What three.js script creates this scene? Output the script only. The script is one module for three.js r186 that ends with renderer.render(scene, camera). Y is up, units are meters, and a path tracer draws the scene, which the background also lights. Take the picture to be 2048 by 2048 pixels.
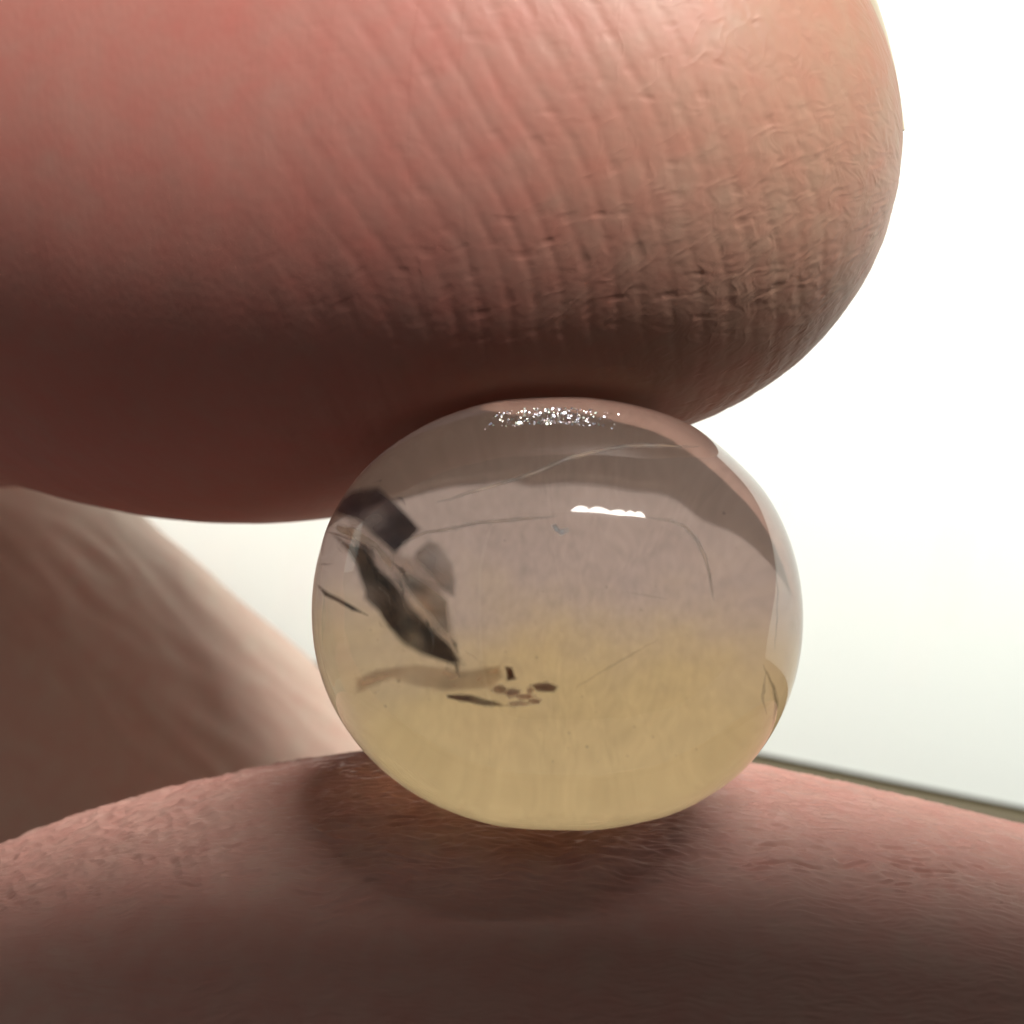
import * as THREE from 'three';
import { ImprovedNoise } from 'three/addons/math/ImprovedNoise.js';
import { RoundedBoxGeometry } from 'three/addons/geometries/RoundedBoxGeometry.js';
import { mergeGeometries, toCreasedNormals } from 'three/addons/utils/BufferGeometryUtils.js';

// ---------------------------------------------------------------- camera, exposure, light
// Everything is modelled in millimetres round the stone and written to the scene in metres, LIFT above the desk.
const MM = 0.001, LIFT = 0.25, D = 30, PX = 19.05 / 2048;
const scene = new THREE.Scene();
const camera = new THREE.PerspectiveCamera(2 * Math.atan(9.525 / D) * 180 / Math.PI, 1, 0.002, 5);
camera.position.set(0, LIFT, D * MM);
camera.lookAt(0, LIFT, 0);
camera.focus = (D + 0.2) * MM;
camera.userData.fStop = 150;
const renderer = new THREE.WebGLRenderer({ antialias: true });
renderer.toneMapping = THREE.LinearToneMapping;
renderer.toneMappingExposure = 1.0;
renderer.shadowMap.enabled = true;
scene.background = new THREE.Color().setRGB(0.19, 0.18, 0.168);

const V = (x, y, z) => new THREE.Vector3(x, y, z);
const M = (v) => V(v.x * MM, v.y * MM + LIFT, v.z * MM);
const pix = (px, py, z) => V((px - 1024) * PX * (D - z) / D, -(py - 1024) * PX * (D - z) / D, z);   // a direction, given a depth
const noiseMaker = new ImprovedNoise();
const N = (x, y, z = 0) => noiseMaker.noise(x + 31.7, y + 17.3, z + 5.1);
const fbm = (x, y, z, o = 3) => { let s = 0, a = 1, t = 0; for (let i = 0; i < o; i++) { s += a * N(x, y, z); t += a; a *= 0.5; x *= 2.03; y *= 2.03; z *= 2.03; } return s / t; };
let seed = 7; const rnd = () => ((seed = (seed * 1664525 + 1013904223) >>> 0) / 4294967296);
const sstep = (a, b, x) => { const t = Math.min(1, Math.max(0, (x - a) / (b - a))); return t * t * (3 - 2 * t); };
const hyp = (a, b, c = 0) => Math.sqrt(a * a + b * b + c * c);
const lerp = (a, b, t) => a + (b - a) * t;
const toMetres = (g) => g.scale(MM, MM, MM);
function mesh(name, g, m, parent = scene) {
  const o = new THREE.Mesh(g, m); o.name = name; o.castShadow = o.receiveShadow = true; parent.add(o); return o;
}
function tag(o, label, category, kind) { o.userData.label = label; if (category) o.userData.category = category; if (kind) o.userData.kind = kind; return o; }
function group(name, at) { const g = new THREE.Group(); g.name = name; g.position.copy(at); scene.add(g); return g; }

// lamp: a bar of frosted globes above the telephone, as mirrored in the stone
const LAMP = { elev: 50, dist: 380, x: 130, globes: 5, r: 24, tall: 40, gap: 42, power: 0.09 };
{
  const e = LAMP.elev * Math.PI / 180, c = V(LAMP.x, Math.sin(e) * LAMP.dist, Math.cos(e) * LAMP.dist);
  const lamp = group('globe_lamp', M(c));
  tag(lamp, 'row of frosted white lamp globes, mirrored as a white patch in the stone', 'lamp');
  const metal = new THREE.MeshStandardMaterial({ color: 0x8c8a86, metalness: 1, roughness: 0.35 });
  const glow = new THREE.MeshStandardMaterial({ color: 0xf5f2ea, roughness: 0.6, emissive: new THREE.Color(1, 0.965, 0.915), emissiveIntensity: 20 });
  const bar = mesh('mounting_bar', toMetres(new RoundedBoxGeometry(LAMP.globes * LAMP.gap + 10, 14, 10, 3, 3)), metal, lamp);
  bar.position.set(0, 0.062, 0.012);
  for (let i = 0; i < LAMP.globes; i++) {
    const x = (i - (LAMP.globes - 1) / 2) * LAMP.gap * MM;
    const g = mesh('globe', toMetres(new THREE.SphereGeometry(LAMP.r, 32, 24)), glow, lamp); g.position.x = x; g.scale.set(1, LAMP.tall / LAMP.r, 1);
    const p = new THREE.PointLight(new THREE.Color(1, 0.965, 0.915), LAMP.power, 0, 2); p.name = 'globe_light'; p.position.x = x; p.castShadow = true; p.shadow.radius = LAMP.r * MM / 0.02 * 0.95; lamp.add(p);
    const s = mesh('socket', toMetres(new THREE.CylinderGeometry(7, 9, 14, 20)), metal, lamp); s.position.set(x, 0.047, 0.008);
  }
}

// ---------------------------------------------------------------- background
{
  const bz = -41, a = pix(1501, 1500, bz), b = pix(2048, 1612, bz), roll = Math.atan2(b.y - a.y, b.x - a.x);
  const board = group('white_panel', M(pix(1024, 1405, bz))); board.rotation.z = roll;
  tag(board, 'plain white curved panel with its shaded underside painted as a dark olive lower edge behind the fingers', 'panel');
  // profile: lower part overhangs, shaped to fall into shade, then leans further back
  const front = [], W = 460, T = 3; let y = 0, z = 0, tilt = 0;
  for (let i = 0; i <= 150; i++) { front.push([y, z]); const ds = 1.2; tilt = Math.min(0.85, -0.24 + y / 30 * 0.6); y += ds * Math.cos(tilt); z -= ds * Math.sin(tilt); }
  const shape = new THREE.Shape(); shape.moveTo(0, 0);
  front.slice(1).forEach(([py, pz]) => shape.lineTo(-pz, py)); [...front].reverse().forEach(([py, pz], i) => shape.lineTo(-pz + T, py + (i === front.length - 1 ? 0 : T * 0.4)));
  let g = new THREE.ExtrudeGeometry(shape, { depth: W, bevelEnabled: false, curveSegments: 6 }); g.translate(0, 0, -W / 2); g.rotateY(Math.PI / 2); g = toCreasedNormals(g, 0.5);
  const c = document.createElement('canvas'); c.width = c.height = 512; const x2 = c.getContext('2d');
  x2.fillStyle = '#ecf5f0'; x2.fillRect(0, 0, 512, 512);
  for (let i = 0; i < 900; i++) { const t = 228 + Math.floor(rnd() * 16); x2.fillStyle = `rgba(${t},${t + 3},${t - 1},0.1)`; x2.fillRect(rnd() * 512, rnd() * 512, 2 + rnd() * 26, 1 + rnd() * 10); }
  const tex = new THREE.CanvasTexture(c); tex.colorSpace = THREE.SRGBColorSpace; tex.wrapS = tex.wrapT = THREE.RepeatWrapping; tex.repeat.set(0.01, 0.01);
  mesh('panel_face', toMetres(g), new THREE.MeshStandardMaterial({ map: tex, roughness: 0.75 }), board);
  const shadeEdge = mesh('painted_shade_edge', toMetres(new RoundedBoxGeometry(W, 12, 5, 2, 0.8)), new THREE.MeshStandardMaterial({ color: new THREE.Color().setRGB(0.075, 0.058, 0.022), roughness: 0.6 }), board);  // dark olive colour stands for the shade under the panel's lower edge
  shadeEdge.position.set(0, -6.1 * MM, -2.3 * MM);
}

// ---------------------------------------------------------------- stone outline (photograph points at the stone's widest plane)
const SC = { px: 1112, py: 1226 }, Sc = pix(SC.px, SC.py, 0), SD = { front: 3.65, back: 3.6 };
const outline = [[1040, 752], [1130, 755], [1200, 765], [1300, 800], [1365, 850], [1450, 940], [1495, 1045], [1511, 1150], [1503, 1250], [1470, 1350], [1415, 1430], [1300, 1518], [1180, 1549], [1040, 1559], [900, 1541], [800, 1502], [720, 1447], [655, 1372], [608, 1280], [591, 1180], [596, 1080], [613, 1005], [652, 928], [720, 858], [800, 805], [900, 768]]
  .map(([x, y]) => { const p = pix(x * 1.06, y * 1.06, 0).sub(Sc); return [Math.atan2(p.y, p.x), hyp(p.x, p.y)]; });
const RT = new Float32Array(721);
for (let i = 0; i <= 720; i++) {                       // smoothed radius by angle
  const t = i / 720 * 2 * Math.PI - Math.PI; let s = 0, w = 0;
  for (const [a, r] of outline) { let d = Math.abs(a - t); d = Math.min(d, 2 * Math.PI - d); const k = Math.exp(-d * d / (2 * 0.15 * 0.15)); s += k * r; w += k; }
  RT[i] = s / w;
}
const Rof = (t) => { const f = (t + Math.PI) / (2 * Math.PI) * 720, i = Math.min(719, Math.floor(f)); return lerp(RT[i], RT[i + 1], f - i); };
// stone field in mm (approximate distance), p relative to the stone's centre
function stoneF(x, y, z) {
  const rho = hyp(x, y), R = Rof(Math.atan2(y, x)), c = z > 0 ? SD.front : SD.back, q = hyp(rho / R, z / c);
  return (q - 1) * (R * c) / hyp(rho / Math.max(q, 1e-6) / R * c, z / Math.max(q, 1e-6) / c * R + 1e-9) * 1.0;
}
const stoneQ = (x, y, z) => hyp(hyp(x, y) / Rof(Math.atan2(y, x)), z / (z > 0 ? SD.front : SD.back));
const frostEdge = (t) => lerp(0.04, -0.74, Math.max(0, Math.cos(t)) ** 1.5) + 0.06 * fbm(Math.cos(t) * 3, Math.sin(t) * 3, 1, 4);   // where the polish ends and the frosted back begins
const stonePoint = (t, la, k = 1) => { const R = Rof(t) * Math.cos(la) * k; return V(Math.cos(t) * R, Math.sin(t) * R, Math.sin(la) * (la > 0 ? SD.front : SD.back) * k); };

// ---------------------------------------------------------------- the hand: a field of tapered bones, meshed and refined where the lens sees it
const B = (list) => list;      // chains of [point, radius]
const rpx = (r, z) => { const w = r * PX * (D - z) / D; return w / Math.sqrt(1 + (w / (D - z)) ** 2); };
const index = B([[pix(1235, 300, -3), rpx(562, -3)], [pix(880, 320, -4.1), rpx(640, -4.1)], [pix(480, 300, -7.4), rpx(757, -7.4)], [pix(60, 175, -12), rpx(792, -12)], [V(-16.5, 9.8, -16), 9], [V(-38, 10, -21), 8.4], [V(-80, -5, -32), 11]]);
const thumb = B([[pix(2050, 2480, -5.4), rpx(812, -5.4)], [pix(1150, 2330, -5.4), rpx(842, -5.4)], [pix(640, 2375, -5.4), rpx(842, -5.4)], [pix(200, 2535, -5.6), rpx(856, -5.6)], [pix(-350, 2890, -6), rpx(860, -6)], [V(-30, -25, -9), 9.4], [V(-70, -32, -24), 13]]);
const middle = B([[pix(868, 2118, -28), 7.6], [pix(103, 1458, -29), 7.9], [V(-34, 6, -30), 7.8], [V(-48, 12, -36), 8.4], [V(-82, -8, -50), 11]]);
const ring = B([[V(-24, -28, -42), 6.8], [V(-34, -8, -46), 7.4], [V(-52, 4, -58), 8], [V(-84, -16, -68), 10.5]]);
const little = B([[V(-32, -34, -50), 6], [V(-42, -22, -58), 6.4], [V(-58, -14, -72), 7], [V(-84, -28, -82), 9.5]]);
const palm = B([[V(-80, -5, -30), 11], [V(-128, -30, -48), 14], [V(-82, -8, -50), 12], [V(-130, -32, -54), 15], [V(-84, -16, -68), 12], [V(-130, -34, -60), 15], [V(-84, -28, -82), 10.5], [V(-132, -36, -64), 14], [V(-70, -32, -24), 13], [V(-130, -36, -50), 15], [V(-130, -34, -54), 19], [V(-175, -42, -56), 22]]);
const bonesOf = (c, step = 1) => { const out = []; for (let i = 0; i + 1 < c.length; i += step) out.push([c[i][0].x, c[i][0].y, c[i][0].z, c[i][1], c[i + 1][0].x, c[i + 1][0].y, c[i + 1][0].z, c[i + 1][1]]); return out; };
function smoothChain(c, per = 6) {      // the same chain as many short bones along a curve
  const path = new THREE.CatmullRomCurve3(c.map((p) => p[0]), false, 'centripetal'), rad = new THREE.CatmullRomCurve3(c.map((p, i) => V(i, p[1], 0)), false, 'catmullrom'), n = (c.length - 1) * per, out = [];
  for (let i = 0; i <= n; i++) out.push([path.getPoint(i / n), rad.getPoint(i / n).y]);
  return out;
}
const smin = (a, b, k) => { const h = Math.max(k - Math.abs(a - b), 0) / k; return Math.min(a, b) - h * h * k * 0.25; };
function bone(b, x, y, z) {       // distance to the tapered capsule
  const bx = b[4] - b[0], by = b[5] - b[1], bz = b[6] - b[2], px = x - b[0], py = y - b[1], pz = z - b[2];
  const t = Math.min(1, Math.max(0, (px * bx + py * by + pz * bz) / (bx * bx + by * by + bz * bz)));
  return hyp(px - bx * t, py - by * t, pz - bz * t) - (b[3] + (b[7] - b[3]) * t);
}
const digits = [index, thumb, middle, ring, little].map((c) => ({ b: bonesOf(smoothChain(c)), k: 0.5, chain: true })).concat([{ b: bonesOf(palm, 2), k: 12 }]);
for (const d of digits) {
  const c = d.b.reduce((s, b) => s.add(V(b[0] + b[4], b[1] + b[5], b[2] + b[6])), V(0, 0, 0)).multiplyScalar(0.5 / d.b.length);
  d.c = c; d.r = Math.max(...d.b.map((b) => Math.max(hyp(b[0] - c.x, b[1] - c.y, b[2] - c.z) + b[3], hyp(b[4] - c.x, b[5] - c.y, b[6] - c.z) + b[7])));
}
function digitF(d, x, y, z) {
  const far = hyp(x - d.c.x, y - d.c.y, z - d.c.z) - d.r; if (far > 14) return far;
  let s = 1e3;
  if (d.chain) {                        // only the bones next to the nearest joint count
    let m = 1e9, at = 0; const n = d.b.length;
    for (let i = 0; i < n; i++) { const b = d.b[i], v = hyp(x - b[0], y - b[1], z - b[2]) - b[3]; if (v < m) { m = v; at = i; } }
    for (let i = Math.max(0, at - 4); i <= Math.min(n - 1, at + 3); i++) { const v = bone(d.b[i], x, y, z); s = s > 900 ? v : smin(s, v, d.k); }
    return s;
  }
  for (const b of d.b) { const v = bone(b, x, y, z); s = s > 900 ? v : smin(s, v, d.k); } return s;
}
function handF(x, y, z) {
  const pal = digitF(digits[5], x, y, z); let s = 1e3;
  for (let i = 0; i < 5; i++) { const v = digitF(digits[i], x, y, z); s = Math.min(s, pal < 10 ? smin(v, pal, 9) : v); }
  s = Math.min(s, pal);
  const sx = x - Sc.x, sy = y - Sc.y;
  if (Math.abs(sx) < 8 && Math.abs(sy) < 8 && Math.abs(z) < 7) { const c = -(stoneF(sx, sy, z) - 0.03); s = -smin(-s, -c, 0.7); }
  return s;
}
const DIGIT = (x, y, z) => { let m = 1e9, w = 0; for (let i = 0; i < 5; i++) { const v = digitF(digits[i], x, y, z); if (v < m) { m = v; w = i; } } return w; };

function surfaceNets(lo, hi, cell) {
  const nx = Math.ceil((hi.x - lo.x) / cell), ny = Math.ceil((hi.y - lo.y) / cell), nz = Math.ceil((hi.z - lo.z) / cell), F = new Float32Array((nx + 1) * (ny + 1) * (nz + 1));
  const at = (i, j, k) => (k * (ny + 1) + j) * (nx + 1) + i;
  for (let k = 0; k <= nz; k++) for (let j = 0; j <= ny; j++) for (let i = 0; i <= nx; i++) F[at(i, j, k)] = handF(lo.x + i * cell, lo.y + j * cell, lo.z + k * cell);
  const vid = new Int32Array(nx * ny * nz).fill(-1), pos = [], idx = [], ce = (i, j, k) => (k * ny + j) * nx + i;
  for (let k = 0; k < nz; k++) for (let j = 0; j < ny; j++) for (let i = 0; i < nx; i++) {
    let n = 0, sx = 0, sy = 0, sz = 0;
    for (let e = 0; e < 12; e++) {
      const ax = e >> 2, u = e & 1, w = (e >> 1) & 1, a = [0, 0, 0], b = [0, 0, 0];
      a[(ax + 1) % 3] = b[(ax + 1) % 3] = u; a[(ax + 2) % 3] = b[(ax + 2) % 3] = w; b[ax] = 1;
      const fa = F[at(i + a[0], j + a[1], k + a[2])], fb = F[at(i + b[0], j + b[1], k + b[2])];
      if ((fa < 0) !== (fb < 0)) { const t = fa / (fa - fb); sx += lerp(a[0], b[0], t); sy += lerp(a[1], b[1], t); sz += lerp(a[2], b[2], t); n++; }
    }
    if (n) { vid[ce(i, j, k)] = pos.length / 3; pos.push(lo.x + (i + sx / n) * cell, lo.y + (j + sy / n) * cell, lo.z + (k + sz / n) * cell); }
  }
  for (let k = 1; k < nz; k++) for (let j = 1; j < ny; j++) for (let i = 1; i < nx; i++) {
    const f0 = F[at(i, j, k)] < 0;
    const quad = (q, flip) => { if (q.some((v) => v < 0)) return; const [a, b, c, d] = flip ? [q[3], q[2], q[1], q[0]] : q; idx.push(a, b, c, a, c, d); };
    if (f0 !== F[at(i + 1, j, k)] < 0) quad([vid[ce(i, j - 1, k - 1)], vid[ce(i, j, k - 1)], vid[ce(i, j, k)], vid[ce(i, j - 1, k)]], !f0);
    if (f0 !== F[at(i, j + 1, k)] < 0) quad([vid[ce(i - 1, j, k - 1)], vid[ce(i - 1, j, k)], vid[ce(i, j, k)], vid[ce(i, j, k - 1)]], !f0);
    if (f0 !== F[at(i, j, k + 1)] < 0) quad([vid[ce(i - 1, j - 1, k)], vid[ce(i, j - 1, k)], vid[ce(i, j, k)], vid[ce(i - 1, j, k)]], !f0);
  }
  return { pos, idx };
}
const grad = (x, y, z, h = 0.02) => { const f = handF(x, y, z); return [handF(x + h, y, z) - f, handF(x, y + h, z) - f, handF(x, y, z + h) - f].map((v) => v / h).concat(f); };
function project(pos, i, times) {
  for (let n = 0; n < times; n++) {
    const x = pos[i * 3], y = pos[i * 3 + 1], z = pos[i * 3 + 2], g = grad(x, y, z), l = Math.max(0.2, g[0] * g[0] + g[1] * g[1] + g[2] * g[2]), s = Math.max(-0.6, Math.min(0.6, g[3])) / l;
    pos[i * 3] -= g[0] * s; pos[i * 3 + 1] -= g[1] * s; pos[i * 3 + 2] -= g[2] * s;
  }
}
const FINE = 0.048;
function wanted(x, y, z) {        // edge length wanted here, mm
  const half = (D - z) * 9.525 / D;
  if (Math.abs(x) > half * 1.12 || Math.abs(y) > half * 1.12 || z > 12) return 1.2;
  if (z < -14) return z < -34 ? 1.2 : 0.35;
  const back = y > 0 ? z < -4.6 + 0.68 * Math.min(0, x) : z < -8;      // the far sides of finger and thumb
  return back ? 0.6 : FINE;
}
function refine({ pos, idx }) {
  for (let pass = 0; pass < 8; pass++) {
    const mids = new Map(), S = 1 << 22, mid = (a, b) => {
      const key = a < b ? a * S + b : b * S + a; let m = mids.get(key); if (m !== undefined) return m;
      const ax = pos[a * 3], ay = pos[a * 3 + 1], az = pos[a * 3 + 2], bx = pos[b * 3], by = pos[b * 3 + 1], bz = pos[b * 3 + 2], mx = (ax + bx) / 2, my = (ay + by) / 2, mz = (az + bz) / 2;
      if (hyp(ax - bx, ay - by, az - bz) <= wanted(mx, my, mz)) m = -1;
      else { m = pos.length / 3; pos.push(mx, my, mz); }
      mids.set(key, m); return m;
    };
    const out = [], n0 = pos.length / 3;
    for (let t = 0; t < idx.length; t += 3) {
      let a = idx[t], b = idx[t + 1], c = idx[t + 2], ab = mid(a, b), bc = mid(b, c), ca = mid(c, a); const n = (ab >= 0) + (bc >= 0) + (ca >= 0);
      if (!n) { out.push(a, b, c); continue; }
      if (n === 3) { out.push(a, ab, ca, ab, b, bc, ca, bc, c, ab, bc, ca); continue; }
      if (n === 1) { while (ab < 0) { [a, b, c] = [b, c, a]; [ab, bc, ca] = [bc, ca, ab]; } out.push(a, ab, c, ab, b, c); continue; }
      while (ca >= 0) { [a, b, c] = [b, c, a]; [ab, bc, ca] = [bc, ca, ab]; }
      out.push(ab, b, bc, a, ab, bc, a, bc, c);
    }
    const n1 = pos.length / 3; for (let i = n0; i < n1; i++) project(pos, i, pass < 3 ? 2 : 1);
    idx = out; if (n1 === n0) break;
  }
  return { pos, idx };
}

// skin relief, mm: papillary ridges, cross creases and fine flaky lines in the skin's own coordinates
const ridged = (x, y, z) => 1 - 2.2 * Math.abs(N(x, y, z));
function skinRelief(w, x, y, z) {
  if (w === 0) {
    const cy = 6.6, cz = -3.2 + 0.62 * Math.min(0, x - 1.5), ang = Math.atan2(-(y - cy), z - cz), u = x, v = ang * 6.2;         // v grows downwards round the pad
    const wu = u + 0.3 * fbm(u * 0.3, v * 0.3, 2), wv = v + 0.3 * fbm(u * 0.3, v * 0.3, 9);
    const rad = hyp(wu + 7.5, (wv - 5.5) * 0.9);
    const strength = sstep(-6.5, 0.5, u) * (1 - 0.55 * sstep(4.8, 7, u));
    const ph = rad / 0.47 * 2 * Math.PI + 0.4 * N(u * 1.1, v * 1.1, 4), row = Math.floor(ph / (2 * Math.PI));
    const broken = 0.6 + 0.6 * sstep(-0.35, 0.35, N(u * 1.5, v * 1.5, 20)), arc = Math.atan2((wv - 5.5) * 0.9, wu + 7.5) * rad;
    // ridges broken into short pillows by pores and cross grooves
    const cell = Math.cos(2 * Math.PI * (arc / (0.72 + 0.2 * Math.sin(row * 2.4)) + 0.37 * row + 0.5 * N(u * 0.9, v * 0.9, 30)));
    let h = strength * broken * (0.0085 * (0.35 - (0.5 - 0.5 * Math.cos(ph)) ** 2.6) - 0.0065 * sstep(0.55, 1, cell) * (0.3 + 0.7 * sstep(-0.2, 0.3, N(u * 1.4, v * 1.4, 77))) * (0.4 + 0.6 * sstep(0.3, -0.6, Math.cos(ph))));
    // fine short flaky creases, almost only by the tip
    const tip = 0.06 + 0.94 * sstep(1.5, 6.5, u + 0.22 * v), c = 0.86, s = 0.5, a = u * c + v * s, b = -u * s + v * c;
    const kx = a + 0.3 * N(u * 2, v * 2, 33), ky = b;
    h += tip * 0.008 * Math.max(0, ridged(kx * 4.2, ky * 1.6, 1) - 0.45);
    h -= tip * 0.007 * Math.max(0, ridged(kx * 3.1 + 9, ky * 2.1, 7) - 0.5);
    h += 0.010 * Math.max(0, ridged(kx * 2.2 + 3, ky * 0.7, 11) - 0.86) * sstep(-2, 3, u) * 6 * 0.5;
    const flake = sstep(-0.5, 4, u) * (0.35 + 0.65 * sstep(-0.1, 0.35, N(u * 0.8, v * 0.8, 90)));
    h += flake * 0.010 * Math.max(0, ridged(kx * 5.2 + 2, ky * 1.9, 17) - 0.62) + flake * 0.004 * N(u * 7, v * 5, 13);
    h += 0.0018 * N(u * 9, v * 9, 3) + 0.02 * fbm(u * 0.5, v * 0.5, 60, 2);
    return h;
  }
  if (w === 1) {
    const cy = -12.4, cz = -5.4, ang = Math.atan2(z - cz, y - cy), v = ang * 8, lean = -0.1 * (x - 0.8) * (x < 0.8 ? 1.6 : -1.0), u = x, vv = v + lean * 0.3;
    const wob = 0.22 * N(u * 0.9, v * 0.9, 12);
    let h = 0.085 * (ridged((u + wob) * 1.1, (vv + wob) * 4.6, 3) - 0.3) * (0.5 + 0.5 * sstep(-0.3, 0.4, N(u * 0.5, v * 0.5, 70)));
    h += 0.045 * (ridged(u * 2.3 + 4, vv * 9.0 + wob * 9, 8) - 0.3);
    const a = u * 0.5 + v * 0.87, b = -u * 0.87 + v * 0.5, left = sstep(-3, -7.5, u);
    h += left * 0.05 * (ridged(b * 2.4, a * 0.8, 15) - 0.4);
    h += 0.012 * fbm(u * 2.5, v * 5, 5, 3);
    const front = sstep(4.6, 7.5, v); h *= 1 - 0.85 * front;
    return h;
  }
  const along = x * 0.76 - y * 0.65, across = x * 0.65 + y * 0.76; return 0.06 * fbm(x * 0.5, y * 0.5, z * 0.5, 3) + 0.07 * (ridged(along * 0.28, across * 1.3, z * 0.6) - 0.4);
}
function buildHand() {
  const base = surfaceNets(V(-176, -66, -94), V(24, 26, 12), 1.5);
  for (let i = 0; i < base.pos.length / 3; i++) project(base.pos, i, 3);
  const { pos, idx } = refine(base), n = pos.length / 3, P = new Float32Array(n * 3), C = new Float32Array(n * 3);
  for (let i = 0; i < n; i++) {
    const x = pos[i * 3], y = pos[i * 3 + 1], z = pos[i * 3 + 2], half = (D - z) * 9.525 / D, near = Math.abs(x) < half * 1.2 && Math.abs(y) < half * 1.2 && z > -34;
    let h = 0, w = 9;
    if (near) {
      w = DIGIT(x, y, z); h = skinRelief(w, x, y, z);
      const sd = stoneF(x - Sc.x, y - Sc.y, z); h *= sstep(0.02, 0.7, sd); h = Math.max(h, -0.2);
      const g = grad(x, y, z), l = hyp(g[0], g[1], g[2]) || 1;
      P[i * 3] = x + g[0] / l * h; P[i * 3 + 1] = y + g[1] / l * h; P[i * 3 + 2] = z + g[2] / l * h;
    } else { P[i * 3] = x; P[i * 3 + 1] = y; P[i * 3 + 2] = z; }
    // skin tone: blotches of blood under the skin, yellower thick skin at the very tip
    const bl = fbm(x * 0.32, y * 0.32, z * 0.32, 3), f2 = near ? fbm(x * 1.7, y * 1.7, z * 1.7 + 9, 3) : 0, tan = w === 0 ? sstep(-3, 6.5, x + 1.5 * bl) : 0.35;
    const red = 1 + 0.12 * bl + 0.16 * f2;
    C[i * 3] = lerp(0.385, 0.43, tan) * (1 + 0.05 * f2); C[i * 3 + 1] = lerp(0.15, 0.238, tan) / red; C[i * 3 + 2] = lerp(0.12, 0.166, tan) / red;
    if (w === 1) { C[i * 3] = 0.54; C[i * 3 + 1] = 0.30 / red; C[i * 3 + 2] = 0.25 / red; }
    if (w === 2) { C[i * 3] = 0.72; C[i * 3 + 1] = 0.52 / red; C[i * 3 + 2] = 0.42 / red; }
  }
  const g = new THREE.BufferGeometry();
  g.setAttribute('position', new THREE.BufferAttribute(P, 3)); g.setAttribute('color', new THREE.BufferAttribute(C, 3)); g.setIndex(idx);
  g.computeVertexNormals();
  console.log('hand triangles', idx.length / 3);
  return g;
}
{
  const at = V(-60, -15, -30), skin = new THREE.MeshPhysicalMaterial({ vertexColors: true, roughness: 0.5, sheen: 0.3, sheenColor: new THREE.Color(1, 0.78, 0.68), sheenRoughness: 0.5, specularIntensity: 0.7 });
  const hand = group('hand', M(at));
  tag(hand, 'bare hand pinching the polished stone between its fingertip and thumb', 'hand');
  const g = buildHand(); g.translate(-at.x, -at.y, -at.z); toMetres(g);
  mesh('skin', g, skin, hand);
  // nail of the upper finger: lies on its far, upper side and shows as a pale edge at the fingertip
  const nail = new THREE.MeshPhysicalMaterial({ color: new THREE.Color().setRGB(0.66, 0.54, 0.36), roughness: 0.35, transmission: 0.3, thickness: 0, side: THREE.DoubleSide });
  const c = index[0][0], R = index[0][1], ps = [], is = [], nu = 28, nv = 20;
  for (let s = 0; s < 2; s++) for (let i = 0; i <= nu; i++) for (let j = 0; j <= nv; j++) {
    const u = i / nu, v = j / nv * 2 - 1, th = lerp(-1.5, 1.5, u), rr = R + lerp(0.5, 0.24, sstep(0.7, 1.45, th)) - s * 0.55, along = th < 0 ? th * R : Math.sin(th) * rr, bend = v * 0.74;
    const up = V(0, 0.99, -0.1).normalize(), side = V(0, 0.1, 0.99).normalize(), r = th < 0 ? rr : Math.cos(th) * rr;
    const p = c.clone().add(V(along - 0.7 * v * v * u, 0, 0)).addScaledVector(up, Math.cos(bend) * r).addScaledVector(side, Math.sin(bend) * r).sub(at); ps.push(p.x, p.y, p.z);
  }
  const w = nv + 1, L = (nu + 1) * w;
  for (let s = 0; s < 2; s++) for (let i = 0; i < nu; i++) for (let j = 0; j < nv; j++) { const a = s * L + i * w + j; s ? is.push(a, a + w, a + 1, a + 1, a + w, a + w + 1) : is.push(a, a + 1, a + w, a + 1, a + w + 1, a + w); }
  for (let j = 0; j < nv; j++) { const a = nu * w + j; is.push(a, a + L, a + 1, a + 1, a + L, a + L + 1); }
  const ng = new THREE.BufferGeometry(); ng.setAttribute('position', new THREE.Float32BufferAttribute(ps, 3)); ng.setIndex(is); ng.computeVertexNormals();
  mesh('fingernail', toMetres(ng), nail, hand);
}

// ---------------------------------------------------------------- the stone
const stone = group('polished_stone', M(Sc));
tag(stone, 'translucent two-tone polished oval stone, smoky mauve above and honey yellow below', 'stone');
{
  const nt = 300, nl = 200, ps = [], is = [];
  for (let j = 0; j <= nl; j++) for (let i = 0; i <= nt; i++) { const t = i / nt * 2 * Math.PI - Math.PI, p = stonePoint(t, lerp(frostEdge(t) - 0.02, Math.PI / 2, j / nl)); ps.push(p.x, p.y, p.z); }
  const w = nt + 1; for (let j = 0; j < nl; j++) for (let i = 0; i < nt; i++) { const a = j * w + i; is.push(a, a + 1, a + w + 1, a, a + w + 1, a + w); }
  const g = new THREE.BufferGeometry(); g.setAttribute('position', new THREE.Float32BufferAttribute(ps, 3)); g.setIndex(is); const ns = [];
  for (let i = 0; i < ps.length; i += 3) { const e = 0.01, f = stoneQ(ps[i], ps[i + 1], ps[i + 2]), n = V(stoneQ(ps[i] + e, ps[i + 1], ps[i + 2]) - f, stoneQ(ps[i], ps[i + 1] + e, ps[i + 2]) - f, stoneQ(ps[i], ps[i + 1], ps[i + 2] + e) - f).normalize(); ns.push(n.x, n.y, n.z); }
  g.setAttribute('normal', new THREE.Float32BufferAttribute(ns, 3));
  mesh('body', toMetres(g), new THREE.MeshPhysicalMaterial({ color: new THREE.Color().setRGB(1, 0.985, 0.975), roughness: 0.045, transmission: 1, thickness: 0.007, ior: 1.54 }), stone);
}
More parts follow.
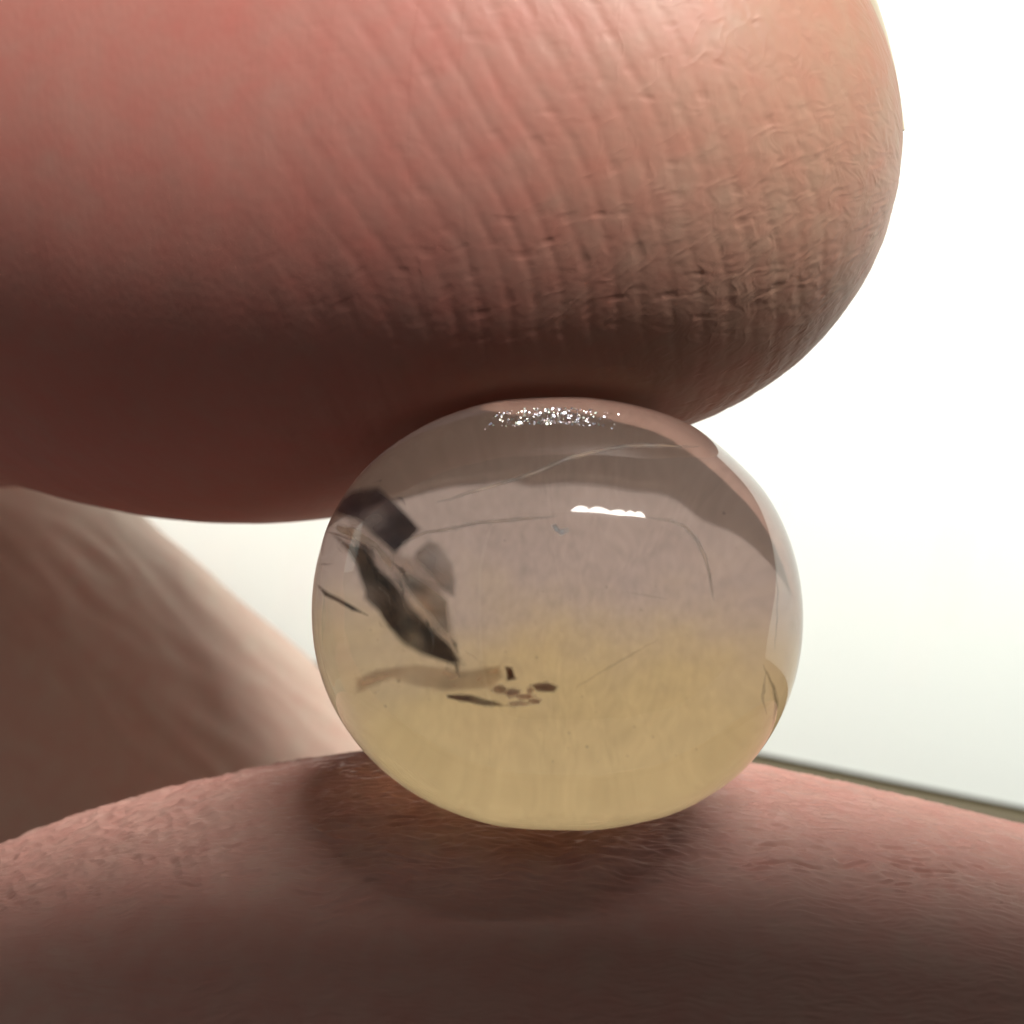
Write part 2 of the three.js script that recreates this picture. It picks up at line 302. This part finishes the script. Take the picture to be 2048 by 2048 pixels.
{ // frosted, cloudy back of the stone: a skin on its far side, seen magnified through the polished front
  const nt = 260, nl = 240, ps = [], cs = [], is = [];
  for (let j = 0; j <= nl; j++) for (let i = 0; i <= nt; i++) {
    const t = i / nt * 2 * Math.PI - Math.PI, p = stonePoint(t, lerp(-Math.PI / 2, frostEdge(t), (j / nl) ** 1.3), 1.001); ps.push(p.x, p.y, p.z);
    // two-coloured quartz: mauve and honey growth zones of equal depth, grading into each other unevenly, with fine grain
    const X = 1097 + 174 * p.x, Y = 1185 - 216 * p.y, n1 = fbm(X / 190, Y / 190, 3, 3), n2 = fbm(X / 46, Y / 46, 8, 3), n3 = fbm(X / 13, Y / 24, 5, 3);
    const honey = sstep(1080, 1430, Y + 120 * n1 + 30 * n2), gr = 0.94 + 0.07 * n1 + 0.12 * n2 + 0.18 * n3, c = [lerp(0.56, 0.63, honey), lerp(0.43, 0.462, honey), lerp(0.40, 0.255, honey)];
    cs.push(...c.map((v) => Math.min(0.98, v * gr)));
  }
  const w = nt + 1; for (let j = 0; j < nl; j++) for (let i = 0; i < nt; i++) { const a = j * w + i; is.push(a, a + 1, a + w + 1, a, a + w + 1, a + w); }
  const g = new THREE.BufferGeometry(); g.setAttribute('position', new THREE.Float32BufferAttribute(ps, 3)); g.setAttribute('color', new THREE.Float32BufferAttribute(cs, 3)); g.setIndex(is); g.computeVertexNormals();
  tag(mesh('cloudy_back', toMetres(g), new THREE.MeshPhysicalMaterial({ vertexColors: true, roughness: 0.68, transmission: 0.9, thickness: 0, side: THREE.DoubleSide, specularIntensity: 0 }), stone), 'frosted cloudy back of the stone, honey yellow below and mauve above');
}

// inclusions: thin healed fractures, specks and a few painted reflections just under the polish, in the stone's own place
function under(px, py, k) {           // the point of the front polish met in that direction, drawn in by k
  let z = 2;
  for (let n = 0; n < 12; n++) { const p = pix(px, py, z).sub(Sc), q = Math.min(0.999, hyp(p.x, p.y) / Rof(Math.atan2(p.y, p.x))); z = lerp(z, SD.front * Math.sqrt(1 - q * q), 0.7); }
  const p = pix(px, py, z).sub(Sc), q = hyp(p.x, p.y) / Rof(Math.atan2(p.y, p.x)); if (q > 0.997) { p.x *= 0.997 / q; p.y *= 0.997 / q; }
  return p.multiplyScalar(k);
}
function sheet(name, points, depth, m, rough = 5, label, feather = 7) {
  const edge = []; points.forEach((p, i) => { const q = points[(i + 1) % points.length], L = hyp(q[0] - p[0], q[1] - p[1]), n = Math.max(1, Math.ceil(L / 7)); for (let k = 0; k < n; k++) { const x = lerp(p[0], q[0], k / n), y = lerp(p[1], q[1], k / n); edge.push(new THREE.Vector2(x + rough * (N(x * 0.05, y * 0.05, 1) + 0.4 * N(x * 0.13, y * 0.13, 2)), y + rough * (N(x * 0.05, y * 0.05, 5) + 0.4 * N(x * 0.13, y * 0.13, 6)))); } });
  let tri = THREE.ShapeUtils.triangulateShape(edge, []).flat(), pts = edge.map((p) => [p.x, p.y]);
  for (let pass = 0; pass < 5; pass++) {
    const mids = new Map(), out = [], mid = (a, b) => { const key = Math.min(a, b) * 100000 + Math.max(a, b); if (!mids.has(key)) { const l = hyp(pts[a][0] - pts[b][0], pts[a][1] - pts[b][1]); mids.set(key, l > 8 ? pts.push([(pts[a][0] + pts[b][0]) / 2, (pts[a][1] + pts[b][1]) / 2]) - 1 : -1); } return mids.get(key); };
    for (let t = 0; t < tri.length; t += 3) {
      let [a, b, c] = [tri[t], tri[t + 1], tri[t + 2]], ab = mid(a, b), bc = mid(b, c), ca = mid(c, a); const n = (ab >= 0) + (bc >= 0) + (ca >= 0);
      if (!n) { out.push(a, b, c); continue; }
      if (n === 3) { out.push(a, ab, ca, ab, b, bc, ca, bc, c, ab, bc, ca); continue; }
      if (n === 1) { while (ab < 0) { [a, b, c] = [b, c, a]; [ab, bc, ca] = [bc, ca, ab]; } out.push(a, ab, c, ab, b, c); continue; }
      while (ca >= 0) { [a, b, c] = [b, c, a]; [ab, bc, ca] = [bc, ca, ab]; } out.push(ab, b, bc, a, ab, bc, a, bc, c);
    }
    tri = out;
  }
  const P = [], C = []; for (const [x, y] of pts) { const k = depth + 0.004 * N(x * 0.05, y * 0.05, 3), p = under(x, y, k); P.push(p.x, p.y, p.z); const v = Math.max(0.3, 1 + 0.9 * fbm(x * 0.012, y * 0.02, 7, 3)), w = 0.25 * N(x * 0.02, y * 0.02, 40); 
    let e = 1e9; points.forEach((a, i) => { const b = points[(i + 1) % points.length], dx = b[0] - a[0], dy = b[1] - a[1], t = Math.min(1, Math.max(0, ((x - a[0]) * dx + (y - a[1]) * dy) / (dx * dx + dy * dy))); e = Math.min(e, hyp(x - a[0] - dx * t, y - a[1] - dy * t)); });
    const solid = m.userData.solid ?? 1; C.push(v * (1 + w), v, v * (1 - w), feather ? Math.min(1, solid * (lerp(0.25, 0.04, sstep(7, 12, feather)) + lerp(0.75, 0.96, sstep(7, 12, feather)) * sstep(0, feather, e)) * Math.max(0.2, 1 + 0.5 * fbm(x * 0.012, y * 0.012, 21, 2))) : 1); }
  const g = new THREE.BufferGeometry(); g.setAttribute('position', new THREE.Float32BufferAttribute(P, 3)); g.setAttribute('color', new THREE.Float32BufferAttribute(C, 4)); g.setIndex(tri); g.computeVertexNormals();
  const o = mesh(name, toMetres(g), m, stone); if (label) tag(o, label); return o;
}
const veil = (r, g, b, through, solid = 0.8) => { const m = new THREE.MeshPhysicalMaterial({ color: new THREE.Color().setRGB(r, g, b), vertexColors: true, transparent: true, roughness: 0.6, transmission: through, thickness: 0, side: THREE.DoubleSide, specularIntensity: 0.3 }); m.userData.solid = solid * 1.25; return m; };
const z6 = (list) => list.map(([x, y]) => [600 + x / 3.865, 900 + y / 3.865]), z8 = (list) => list.map(([x, y]) => [600 + x / 2.147, 1250 + y / 2.147]);
function line(pts, w) { const L = [], R = []; pts.forEach((p, i) => { const a = pts[Math.max(0, i - 1)], b = pts[Math.min(pts.length - 1, i + 1)], dx = b[0] - a[0], dy = b[1] - a[1], l = hyp(dx, dy), f = w * (i === 0 || i === pts.length - 1 ? 0.25 : 1) / 2; L.push([p[0] - dy / l * f, p[1] + dx / l * f]); R.unshift([p[0] + dy / l * f, p[1] - dx / l * f]); }); return [...L, ...R]; }
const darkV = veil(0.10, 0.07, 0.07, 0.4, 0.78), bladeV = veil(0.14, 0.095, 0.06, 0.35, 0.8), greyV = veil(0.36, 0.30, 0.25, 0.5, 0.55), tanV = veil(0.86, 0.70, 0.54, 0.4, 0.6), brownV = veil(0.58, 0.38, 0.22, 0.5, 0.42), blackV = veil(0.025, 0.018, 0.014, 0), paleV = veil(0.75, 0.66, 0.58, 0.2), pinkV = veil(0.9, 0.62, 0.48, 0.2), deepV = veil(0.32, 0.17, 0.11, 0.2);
sheet('feather_fracture', z6([[380, 290], [500, 260], [600, 250], [690, 330], [840, 480], [960, 610], [720, 830], [540, 680], [400, 560], [250, 520], [230, 450], [300, 350]]), 0.985, darkV, 14, 'smoky dark feather-shaped fracture by the upper edge', 17);
sheet('feather_fracture', z6([[190, 625], [270, 640], [360, 690], [480, 710], [560, 790], [590, 880], [680, 960], [780, 1080], [900, 1240], [1050, 1400], [1180, 1510], [1250, 1620], [1240, 1690], [1140, 1690], [900, 1610], [750, 1530], [640, 1400], [560, 1270], [440, 1160], [430, 1060], [380, 900], [330, 800]]), 0.97, bladeV, 14, 'long dark brown blade-shaped fracture', 17);
sheet('feather_fracture', z6([[830, 760], [960, 650], [1060, 690], [1170, 850], [1200, 1000], [1190, 1170], [1060, 1110], [960, 980], [820, 840]]), 0.96, greyV, 9, 'grey lens-shaped fracture', 16);
sheet('feather_fracture', z6([[690, 940], [780, 900], [960, 1010], [1130, 1150], [1130, 1280], [1150, 1460], [1080, 1440], [960, 1290], [800, 1130]]), 0.955, tanV, 12, 'pale tan fracture veil', 16);
sheet('feather_fracture', z6([[240, 560], [400, 580], [560, 690], [690, 840], [680, 930], [600, 860], [540, 760], [420, 700], [260, 630]]), 0.965, tanV, 6);
sheet('fracture_veil', z6([[330, 480], [560, 560], [760, 760], [900, 800], [1080, 1000], [1150, 1250], [1220, 1560], [1050, 1560], [800, 1420], [560, 1150], [400, 860], [260, 640]]), 0.945, veil(0.5, 0.35, 0.24, 0.5, 0.4), 14, undefined, 22);
for (let i = 0; i < 26; i++) { const t = rnd(), x = lerp(330, 1180, t) + (rnd() - 0.5) * 260, y = lerp(640, 1600, t) + (rnd() - 0.5) * 160, l = 30 + rnd() * 90, a = 0.85 + (rnd() - 0.5) * 0.9; sheet('fracture_streak', line(z6([[x, y], [x + Math.cos(a) * l, y + Math.sin(a) * l], [x + Math.cos(a + 0.2) * l * 1.9, y + Math.sin(a + 0.2) * l * 1.9]]), 4 + rnd() * 9), 0.975 + rnd() * 0.012, i % 3 ? bladeV : tanV, 4); }
sheet('crack_and_painted_reflection', line([[800, 1085], [850, 1064], [905, 1056], [950, 1045], [1030, 1038], [1113, 1031]], 9), 0.992, paleV, 3);  // reflected top edge of the telephone, painted as a pale line
sheet('crack_and_painted_reflection', line([[1294, 1033], [1340, 1040], [1372, 1052], [1396, 1080], [1412, 1115], [1421, 1150], [1430, 1205]], 8), 0.992, paleV, 3);  // the same painted reflection, round the telephone's right corner
sheet('crystal_chip_and_painted_glint', [[1102, 1048], [1112, 1046], [1120, 1058], [1136, 1054], [1138, 1062], [1122, 1070], [1110, 1062]], 0.99, veil(0.95, 0.93, 0.9, 0, 1), 2);  // small glint below the lamp highlight, put in as white colour
sheet('crack', line(z6([[125, 1040], [190, 1110], [300, 1165], [400, 1225], [520, 1280]]), 13), 0.99, blackV, 2, 'short black crack by the left edge');
sheet('crack', line(z6([[180, 630], [280, 650], [400, 700], [500, 740], [530, 830]]), 7), 0.99, deepV, 4);
sheet('crack', line(z6([[115, 890], [180, 880], [250, 876]]), 5), 0.99, deepV, 2);
sheet('brown_veil', z8([[200, 230], [290, 185], [480, 160], [690, 190], [860, 165], [880, 240], [820, 300], [600, 310], [480, 290], [370, 255], [260, 300], [210, 330]]), 0.95, veil(0.62, 0.38, 0.25, 0.5, 0.42), 18, 'brown stained veil above the yellow part', 16);
sheet('dark_sliver', z8([[610, 305], [720, 305], [840, 340], [900, 365], [780, 365], [620, 330]]), 0.96, deepV, 4);
sheet('dark_sliver', z8([[868, 180], [905, 185], [925, 245], [880, 255]]), 0.96, deepV, 4);
sheet('dark_sliver', z8([[980, 262], [1060, 252], [1115, 275], [1090, 305], [1010, 300]]), 0.955, veil(0.42, 0.28, 0.22, 0.4), 5);
for (const [x, y, a, b] of [[905, 300, 44, 24], [960, 318, 52, 18], [985, 292, 22, 20], [930, 348, 60, 16], [1005, 338, 40, 16], [850, 285, 40, 24]]) sheet('crystal_chip_and_painted_glint', z8([[x - a, y], [x - a * 0.5, y - b * 0.8], [x + a * 0.2, y - b], [x + a, y - b * 0.3], [x + a * 0.6, y + b * 0.8], [x - a * 0.4, y + b]]), 0.965, pinkV, 5);
sheet('crack_and_painted_reflection', line([[870, 1004], [950, 980], [1010, 962], [1069, 943], [1136, 914], [1209, 897], [1253, 889], [1328, 888], [1400, 893]], 9), 0.985, paleV, 3, 'pale healed crack under the upper polish');
sheet('crack_and_painted_reflection', line(z8([[1180, 300], [1200, 270], [1320, 200], [1440, 130], [1560, 60]]), 5), 0.96, brownV, 3);
sheet('scratch', line([[1252, 1184], [1290, 1190], [1337, 1199]], 3), 0.995, deepV, 1);
sheet('scratch', line(z8([[940, 390], [925, 470]]), 4), 0.97, brownV, 1); sheet('scratch', line(z8([[1035, 420], [1050, 500]]), 4), 0.97, brownV, 1); sheet('scratch', line(z8([[810, 520], [805, 610]]), 4), 0.97, brownV, 1);
sheet('edge_crack', line([[1553, 1122], [1558, 1180], [1557, 1240], [1551, 1300]], 4), 0.99, deepV, 2);
sheet('edge_crack', line([[1530, 1330], [1550, 1375], [1556, 1410], [1545, 1462]], 9), 0.985, bladeV, 3, 'dark curved crack by the right edge');
sheet('edge_crack', line([[1536, 1345], [1528, 1390], [1535, 1430]], 7), 0.985, bladeV, 3);
for (let i = 0; i < 46; i++) { const x = 720 + rnd() * 760, y = 1000 + rnd() * 540, s = 1.6 + rnd() * 2.6; sheet('speck', [[x - s, y], [x, y - s * 1.3], [x + s, y + s * 0.3], [x + s * 0.2, y + s]], 0.96 + rnd() * 0.03, i % 3 ? brownV : deepV, 0); }
{ // glittering flakes in a tiny fracture under the top of the stone
  const parts = [];
  for (let i = 0; i < 520; i++) {
    const t = rnd() + rnd() - 1, px = 1105 + t * 140, py = 832 + (t * t) * 14 + (rnd() - 0.5) * 34, s = 0.006 + rnd() * rnd() * 0.028, p = under(px, py, 1.002), f = new THREE.CircleGeometry(s, 5), c = new THREE.Color().setHSL([0.66, 0.62, 0.95, 0.1, 0.3][Math.floor(rnd() * 5)], 0.25 + rnd() * 0.3, 0.82), col = [];
    for (let k = 0; k < f.attributes.position.count; k++) col.push(c.r, c.g, c.b);
    f.setAttribute('color', new THREE.Float32BufferAttribute(col, 3)); f.rotateX(-0.55 + (rnd() - 0.5) * 0.9); f.rotateY(0.16 + (rnd() - 0.5) * 0.9); f.translate(p.x, p.y, p.z); parts.push(f);
  }
  tag(mesh('glitter_flakes', toMetres(mergeGeometries(parts)), new THREE.MeshStandardMaterial({ vertexColors: true, metalness: 1, roughness: 0.25, side: THREE.DoubleSide }), stone), 'tiny glittering flakes under the top of the stone', null, 'stuff');
}

// ---------------------------------------------------------------- the telephone that takes the picture, mirrored in the stone
{
  const phone = group('smartphone', V(0.058, LIFT - 0.0006, (D + 4.2) * MM));
  tag(phone, 'dark smartphone with a silver rim, mirrored as a dark shape in the stone', 'smartphone');
  const plate = (w, h, r, d, bev) => { const s = new THREE.Shape(), x = -w / 2, y = -h / 2; s.moveTo(x + r, y); s.lineTo(x + w - r, y); s.absarc(x + w - r, y + r, r, -Math.PI / 2, 0); s.lineTo(x + w, y + h - r); s.absarc(x + w - r, y + h - r, r, 0, Math.PI / 2); s.lineTo(x + r, y + h); s.absarc(x + r, y + h - r, r, Math.PI / 2, Math.PI); s.lineTo(x, y + r); s.absarc(x + r, y + r, r, Math.PI, 1.5 * Math.PI); const g = new THREE.ExtrudeGeometry(s, { depth: d, bevelEnabled: true, bevelThickness: bev, bevelSize: bev, bevelSegments: 3, curveSegments: 16 }); g.translate(0, 0, -d / 2); return g; };
  mesh('back_cover', toMetres(plate(146, 69, 8, 7, 0.4)), new THREE.MeshStandardMaterial({ color: 0x1c1a19, roughness: 0.5 }), phone);
  mesh('metal_rim', toMetres(plate(148.6, 71.6, 9.4, 4.6, 0.7)), new THREE.MeshStandardMaterial({ color: 0xb9b7b2, metalness: 1, roughness: 0.3 }), phone);
}
renderer.render(scene, camera);
